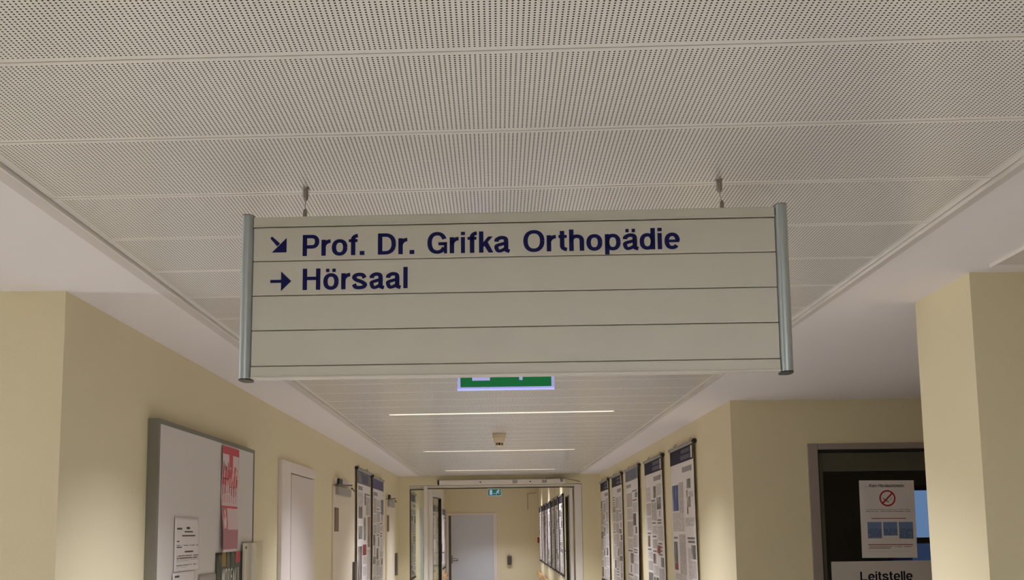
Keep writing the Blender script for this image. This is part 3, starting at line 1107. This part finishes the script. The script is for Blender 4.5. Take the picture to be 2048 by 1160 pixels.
# beyond the double door
GF = 'posters on the right wall beyond the double door'
ORD = ['first', 'second', 'third', 'fourth', 'fifth', 'sixth', 'last']
for i, (a, b_) in enumerate(((19.4, 20.5), (20.9, 22.05), (22.35, 23.55), (24.0, 25.25), (25.65, 26.9), (27.2, 28.45), (28.95, 30.3))):
    poster(X2R, -1, a, b_, 2.37, .79, 20 + i, ORD[i] + ' poster past the double door on the right wall, counted from the door', hdr(HEAD), GF, text_cols(200 + i, cols=2))
GFL = 'posters on the left wall beyond the double door'
poster(X2L, 1, 18.1, 19.4, 2.40, .82, 31, 'poster seen through the narrow glass panel left of the double door', hdr(HEADL), GFL, text_cols(300, cols=2))
poster(X2L, 1, 23.9, 25.4, 2.36, .70, 32, 'poster seen through the glass of the open left door leaf', hdr(HEAD), GFL, text_cols(301, cols=2))
poster(X2L, 1, 28.2, 30.6, 2.34, .62, 33, 'poster on the left wall beside the far grey-blue door', hdr(HEADL), GFL, [(.1, .2, .4, .42, PH1), (.5, .9, .7, .9, TEXT), (.7, .95, .2, .5, TEXT)])

# ------------------------------------------------------------------ doors of the left wall
d = structure('door_1', (XL, 7.55, 0))
f_ = MB()
f_.cbox(.0005, .03, 0, .33, 0, 2.20, WHITEW, .003)
f_.cbox(.0005, .03, .33, 1.40, 2.12, 2.20, WHITEW, .003)
f_.cbox(.0005, .012, 1.345, 1.40, 0, 2.12, WHITEW, .003)
f_.build('door_frame', d)
MB().cbox(.0005, .026, .365, 1.345, .01, 2.112, LEAFP, .002).build('door_leaf', d)
MB().box(.0005, .0245, .331, .364, 0, 2.119, DARKM).build('door_gap', d)
hd = MB()
hd.cbox(.0265, .032, 1.22, 1.27, .95, 1.18, NICKEL, .002)
hd.tube([(.032, 1.245, 1.07), (.07, 1.245, 1.07), (.075, 1.23, 1.07), (.075, 1.12, 1.07)], .009, NICKEL, 10)
hd.build('door_handle', d)


def closer_door(name, y0, y1, zt):
    d = structure(name, (XL, y0, 0))
    w = y1 - y0
    MB().cbox(.0005, .016, 0, w, .01, zt, LEAFC, .003).build('door_leaf', d)
    c = MB()
    c.cbox(.017, .045, .08 * w, .68 * w, 2.035, zt - .004, GREYB, .004)
    c = c.build('door_closer', d)
    a = MB()
    a.cbox(.021, .045, .12 * w, .26 * w, zt + .015, zt + .075, BLACK, .004)
    a.build('closer_block', c)
    a = MB()
    a.tube([(.05, .02, zt + .010), (.05, .26 * w, zt + .014), (.055, .66 * w, zt + .04)], .009, BLACK, 8)
    a.tube([(.05, .69 * w, zt + .01), (.05, .82 * w, zt - .01)], .009, BLACK, 8)
    a.build('closer_arm', c)
    MB().cbox(.0005, .02, .1 * w, .76 * w, zt + .02, zt + .085, WHITEW, .003).build('closer_plate', d)
    MB().cbox(.0165, .024, .045, .045 + .235, 1.672, 1.905, BROWNP, .002).build('name_plate', d)
    h = MB()
    h.cbox(.0165, .05, .90 * w, .90 * w + .16, 1.0, 1.34, HANDLE, .004)
    h.build('handle_plate', d)
    return d


closer_door('door_2', 10.03, 11.50, 2.12)
closer_door('door_3', 14.84, 16.15, 2.13)

# ------------------------------------------------------------------ glazed double door in the cross wall
dd = structure('door_4', (0, YC, 0))
FT = 2.402
fm = MB()
fm.cbox(-1.185, -1.125, .0, .12, 0, FT, WHITE, .004)
fm.cbox(1.27, 1.385, -.01, .12, 0, FT, WHITE, .004)
fm.cbox(-1.125, 1.27, .03, .12, FT - .045, FT, WHITE, .004)
fm.cbox(-1.413, -1.185, .04, .09, 2.352, 2.405, WHITE, .003)
fm.build('door_frame', dd)
sl = MB()
sl.box(-1.413, -1.400, .02, .08, 0, 2.352, BLACK)
sl.box(-1.400, -1.186, .02, .08, 2.338, 2.352, BLACK)
sl.build('sidelight_gasket', dd)
MB().box(-1.399, -1.187, .045, .055, .02, 2.337, GLASS).build('sidelight_glass', dd)
MB().box(-1.124, 1.268, .02, .029, FT - .052, FT - .038, BLACK).build('head_gasket', dd)


def leaf(parent, hx, ang, sgn):
    e = bpy.data.objects.new('door_leaf', None)
    C.objects.link(e)
    e.parent = parent
    e.location = (hx, .125, 0)
    e.rotation_euler = (0, 0, math.radians(ang))
    L = 1.12
    s = MB()
    s.cbox(.0, .12, -.025, .025, .01, 2.345, WHITE, .003)
    s.cbox(L - .10, L, -.025, .025, .01, 2.345, WHITE, .003)
    s.cbox(.12, L - .10, -.025, .025, 2.235, 2.345, WHITE, .003)
    s.cbox(.12, L - .10, -.025, .025, .01, .22, WHITE, .003)
    s.build('leaf_frame', e)
    g = MB()
    g.box(.121, .133, -.028, .028, .22, 2.234, BLACK)
    g.box(L - .125, L - .101, -.028, .028, .22, 2.234, BLACK)
    g.box(.133, L - .125, -.028, .028, 2.222, 2.234, BLACK)
    g.build('leaf_gasket', e)
    MB().box(.133, L - .125, -.004, .004, .221, 2.222, GLASS).build('leaf_glass', e)
    h = MB()
    h.cbox(L - .075, L - .03, sgn * .026 - .003, sgn * .026 + .003, 1.15, 1.45, HANDLE, .002)
    h.tube([(L - .055, sgn * .03, 1.3), (L - .055, sgn * .07, 1.3), (L - .16, sgn * .075, 1.3)], .009, NICKEL, 8)
    h.build('handle_plate', e)
    return e


leaf(dd, -1.085, 84.5, -1)
leaf(dd, 1.222, 90.0, 1)
cb = MB()
cb.cbox(-.93, 1.12, -.075, -.001, 2.412, 2.487, WHITE, .004)
cb = cb.build('closer_rail', dd)
MB().cbox(-.955, -.931, -.078, -.002, 2.41, 2.489, BLACK, .003).build('end_cap', cb)
cs = MB()
for x in (-.26, .55):
    cs.tube([(x, -.0755, 2.45), (x, -.079, 2.45)], .011, BLACK, 12)
cs.build('screw', cb)
cs = MB()
for x in (.30, .78):
    cs.cbox(x - .04, x + .04, -.079, -.0755, 2.425, 2.475, GREYB, .001)
cs.build('service_cover', cb)
am = MB()
am.tube([(.80, -.05, 2.495), (.98, -.06, 2.507), (1.12, -.09, 2.49), (1.30, -.07, 2.455), (1.36, -.03, 2.44)], .008, ALUD, 8)
am.tube([(1.06, -.082, 2.44), (1.06, -.082, 2.49)], .02, ALUD, 12)
am.build('closer_arm', cb)

# ------------------------------------------------------------------ far corridor
ed = structure('door_5', (0, YE, 0))
fm = MB()
fm.cbox(-1.535, -1.46, -.03, -.0005, 0, 2.21, WHITEW, .004)
fm.cbox(-.115, .005, -.03, -.0005, 0, 2.21, WHITEW, .004)
fm.cbox(-1.46, -.115, -.03, -.0005, 2.145, 2.21, WHITEW, .004)
fm.build('door_frame', ed)
MB().cbox(-1.385, -.118, -.022, -.0005, .01, 2.142, LEAFB, .003).build('door_leaf', ed)
MB().box(-1.459, -1.386, -.016, -.0005, 0, 2.142, HANDLE).build('hinge_stile', ed)
h = MB()
h.cbox(-1.378, -1.335, -.034, -.0225, .72, .95, NICKEL, .002)
h.tube([(-1.356, -.034, .862), (-1.356, -.085, .862), (-1.345, -.09, .862), (-1.22, -.09, .862), (-1.20, -.085, .855), (-1.185, -.06, .80), (-1.20, -.03, .795), (-1.33, -.03, .795)], .010, NICKEL, 8)
h.build('door_handle', ed)
d7 = structure('door_7', (X2L, 20.9, 0))
MB().cbox(.0005, .014, 0, 1.2, .01, 2.16, LEAFB, .003).build('door_leaf', d7)
MB().cbox(.0145, .05, 1.05, 1.12, 1.05, 1.35, HANDLE, .003).build('handle_plate', d7)


def bump_rail(label, x, s, y0, y1, zt):
    t = thing('handrail', label, 'handrail', (x, y0, zt - .14))
    MB().cbox(min(s * .05, s * .085), max(s * .05, s * .085), 0, y1 - y0, 0, .14, WOOD, .012).build('rail', t)
    b = MB()
    b = MB()
    for yy in (.25, (y1 - y0) / 2, y1 - y0 - .25):
        b.cbox(min(s * .0005, s * .05), max(s * .0005, s * .05), yy - .03, yy + .03, .03, .11, NICKEL, .003)
    b.build('bracket', t)


bump_rail('wooden handrail on the right wall beyond the double door', X2R, -1, 19.0, 31.0, .47)
bump_rail('wooden handrail on the left wall beside the far door', X2L, 1, 26.5, 31.0, .47)
t = thing('fire_alarm', 'small red fire alarm box at the far right corner of the corridor', 'fire alarm', (X2R, 30.75, 1.3))
REDA = mat('alarm_red', (150, 26, 24), 0.45)
MB().cbox(-.07, -.0005, 0, .14, 0, .16, REDA, .006).build('alarm_case', t)
MB().cbox(-.076, -.0705, .03, .11, .04, .12, WHITE, .002).build('push_window', t)
t = thing('soap_dispenser', 'dark dispenser with lever on the end wall right of the grey-blue door', 'dispenser', (.30, YE, .60))
MB().cbox(0, .13, -.12, -.0005, .05, .33, HANDLE, .02).build('container', t)
MB().tube([(.065, -.08, .33), (.065, -.12, .36), (.065, -.22, .30)], .012, NICKEL, 10).build('lever', t)
o = MB().tube([(.94, YE - .012, 2.30), (.94, YE - .012, 2.78), (1.20, YE - .012, 2.80)], .010, mat('painted_conduit', (196, 182, 138), .6), 8).build('cable_conduit')
tag(o, 'thin painted cable conduit on the end wall right of the small exit sign', 'conduit')

# ------------------------------------------------------------------ glazed recess door with its notice and sign
d6 = structure('door_6', (0, YR, 0))
FRM = mat('mauve_grey_frame', (150, 138, 130), 0.5)
fm = MB()
fm.cbox(2.234, 2.305, -.012, .14, 0, 2.244, FRM, .004)
fm.cbox(3.48, 3.55, -.012, .14, 0, 2.244, FRM, .004)
fm.cbox(2.305, 3.48, -.012, .14, 2.203, 2.244, FRM, .004)
fm.build('door_frame', d6)
sl = MB()
sl.box(2.3055, 2.322, .03, .12, 0, 2.2025, BLACK)
sl.box(3.463, 3.4795, .03, .12, 0, 2.2025, BLACK)
sl.box(2.322, 3.463, .03, .12, 2.183, 2.2025, BLACK)
sl.build('door_gasket', d6)
lf = MB()
lf.cbox(2.3235, 2.352, .045, .095, .01, 2.181, OLIVE, .002)
lf.cbox(3.432, 3.461, .045, .095, .01, 2.181, OLIVE, .002)
lf.cbox(2.352, 3.432, .045, .095, 2.047, 2.181, OLIVE, .002)
lf.cbox(2.352, 3.432, .045, .095, .01, .12, OLIVE, .002)
lf.build('door_leaf', d6)
MB().box(2.353, 3.431, .067, .073, .121, 2.046, glass_mat('dim_door_glass', (.74, .78, .74), 1.0)).build('door_glass', d6)
MB().box(2.352, 3.432, .056, .064, 2.040, 2.0465, BLACK).build('glazing_bead', d6)

# notice on the glass
t = thing('no_handshake_notice', 'white notice with red prohibition circle and three blue boxes on the dark glass door', 'notice', (2.617, YR + .0655, 1.98), (0, math.radians(.6), 0))
PW, PH_ = .398, .553
MB().box(0, PW, -.0015, -.0003, -PH_, 0, PAPER).build('paper', t)
pr = MB()
YF = -.0019
def rq(x0, x1, z0, z1, m, y=YF):
    pr.poly([(x0 * PW, y, -z0 * PH_), (x1 * PW, y, -z0 * PH_), (x1 * PW, y, -z1 * PH_), (x0 * PW, y, -z1 * PH_)], m)
REDC = mat('prohibition_red', (170, 28, 34), .5)
BLUB = mat('info_blue', (112, 134, 178), .5)
DINK = mat('dark_ink', (58, 54, 54), .6)
RINK = mat('red_ink', (150, 84, 80), .6)
LINK = lines_mat('blue_box_text', (116, 138, 180), (70, 86, 120), .008, .5)
TINK = lines_mat('notice_small_text', (212, 206, 200), (120, 112, 108), .009, .5)
ccx, ccz, rr = .505 * PW, -.232 * PH_, .0585
for i in range(48):
    a0, a1 = 2 * math.pi * i / 48, 2 * math.pi * (i + 1) / 48
    pr.poly([(ccx + r_ * math.cos(a), YF - .0002, ccz + r_ * math.sin(a)) for r_, a in ((rr, a0), (rr, a1), (rr * .81, a1), (rr * .81, a0))], REDC)
k = rr * .9 * .7071
nn = .0058 * .7071
pr.poly([(ccx - k - nn, YF - .0003, ccz - k + nn), (ccx - k + nn, YF - .0003, ccz - k - nn), (ccx + k + nn, YF - .0003, ccz + k - nn), (ccx + k - nn, YF - .0003, ccz + k + nn)], REDC)
GH = mat('hand_sketch_grey', (134, 134, 130), .6)
for pts in (((-.62, .02), (-.50, .10), (-.10, -.34), (-.20, -.46)), ((-.20, -.30), (-.05, -.22), (.22, -.44), (.05, -.54)), ((.10, -.36), (.18, -.28), (.52, .06), (.58, -.06))):
    pr.poly([(ccx + a * rr, YF, ccz + b_ * rr) for a, b_ in pts], GH)
rq(.10, .91, .372, .386, TINK); rq(.10, .91, .40, .412, TINK)
rq(.20, .83, .488, .498, RINK)
for x0, zz in ((.12, .75), (.405, .715), (.69, .755)):
    rq(x0, x0 + .255, .54, zz, LINK)
    rq(x0, x0 + .255, .54, .62, BLUB, YF - .0002)
rq(.12, .93, .826, .838, RINK); rq(.12, .93, .85, .862, TINK); rq(.12, .52, .872, .88, RINK); rq(.12, .9, .912, .92, TINK)
pr.build('print', t)
cu = bpy.data.curves.new('heading', 'FONT')
cu.body = 'Kein Händeschütteln'
cu.size = .030
cu.offset = .0006
cu.align_x = 'CENTER'
tmp = bpy.data.objects.new('heading', cu)
C.objects.link(tmp)
dg = bpy.context.evaluated_depsgraph_get()
me = bpy.data.meshes.new_from_object(tmp.evaluated_get(dg))
bpy.data.objects.remove(tmp)
me.materials.clear()
me.materials.append(DINK)
ho = bpy.data.objects.new('heading', me)
C.objects.link(ho)
ho.parent = t
ho.location = (PW * .5, YF - .0003, -.085 * PH_)
ho.rotation_euler = (math.pi / 2, 0, 0)

t = thing('door_sign', 'white board with dark lettering Leitstelle across the dark glass door', 'sign', (2.383, YR + .0655, 1.403))
MB().cbox(0, .90, -.012, -.0005, -.26, 0, mat('sign_board_white', (206, 200, 192), .5), .002).build('board', t)
its, wdt = layout('Leitstelle', .0655, .085)
kx = .381 / wdt
lettering('lettering', [(c_, .203 + x * kx, w * kx) for c_, x, w in its], .0655, lambda x, y: (x, -.0126, -.1385 + y), INKN, t)
# folder lying behind the glass on top of the board edge
o = MB().cbox(2.66, 2.98, YR + .080, YR + .094, 1.407, 1.42, mat('blue_folder', (40, 48, 110), .5), .002).build('blue_strip')
tag(o, 'narrow dark blue strip behind the glass just under the handshake notice', 'strip')
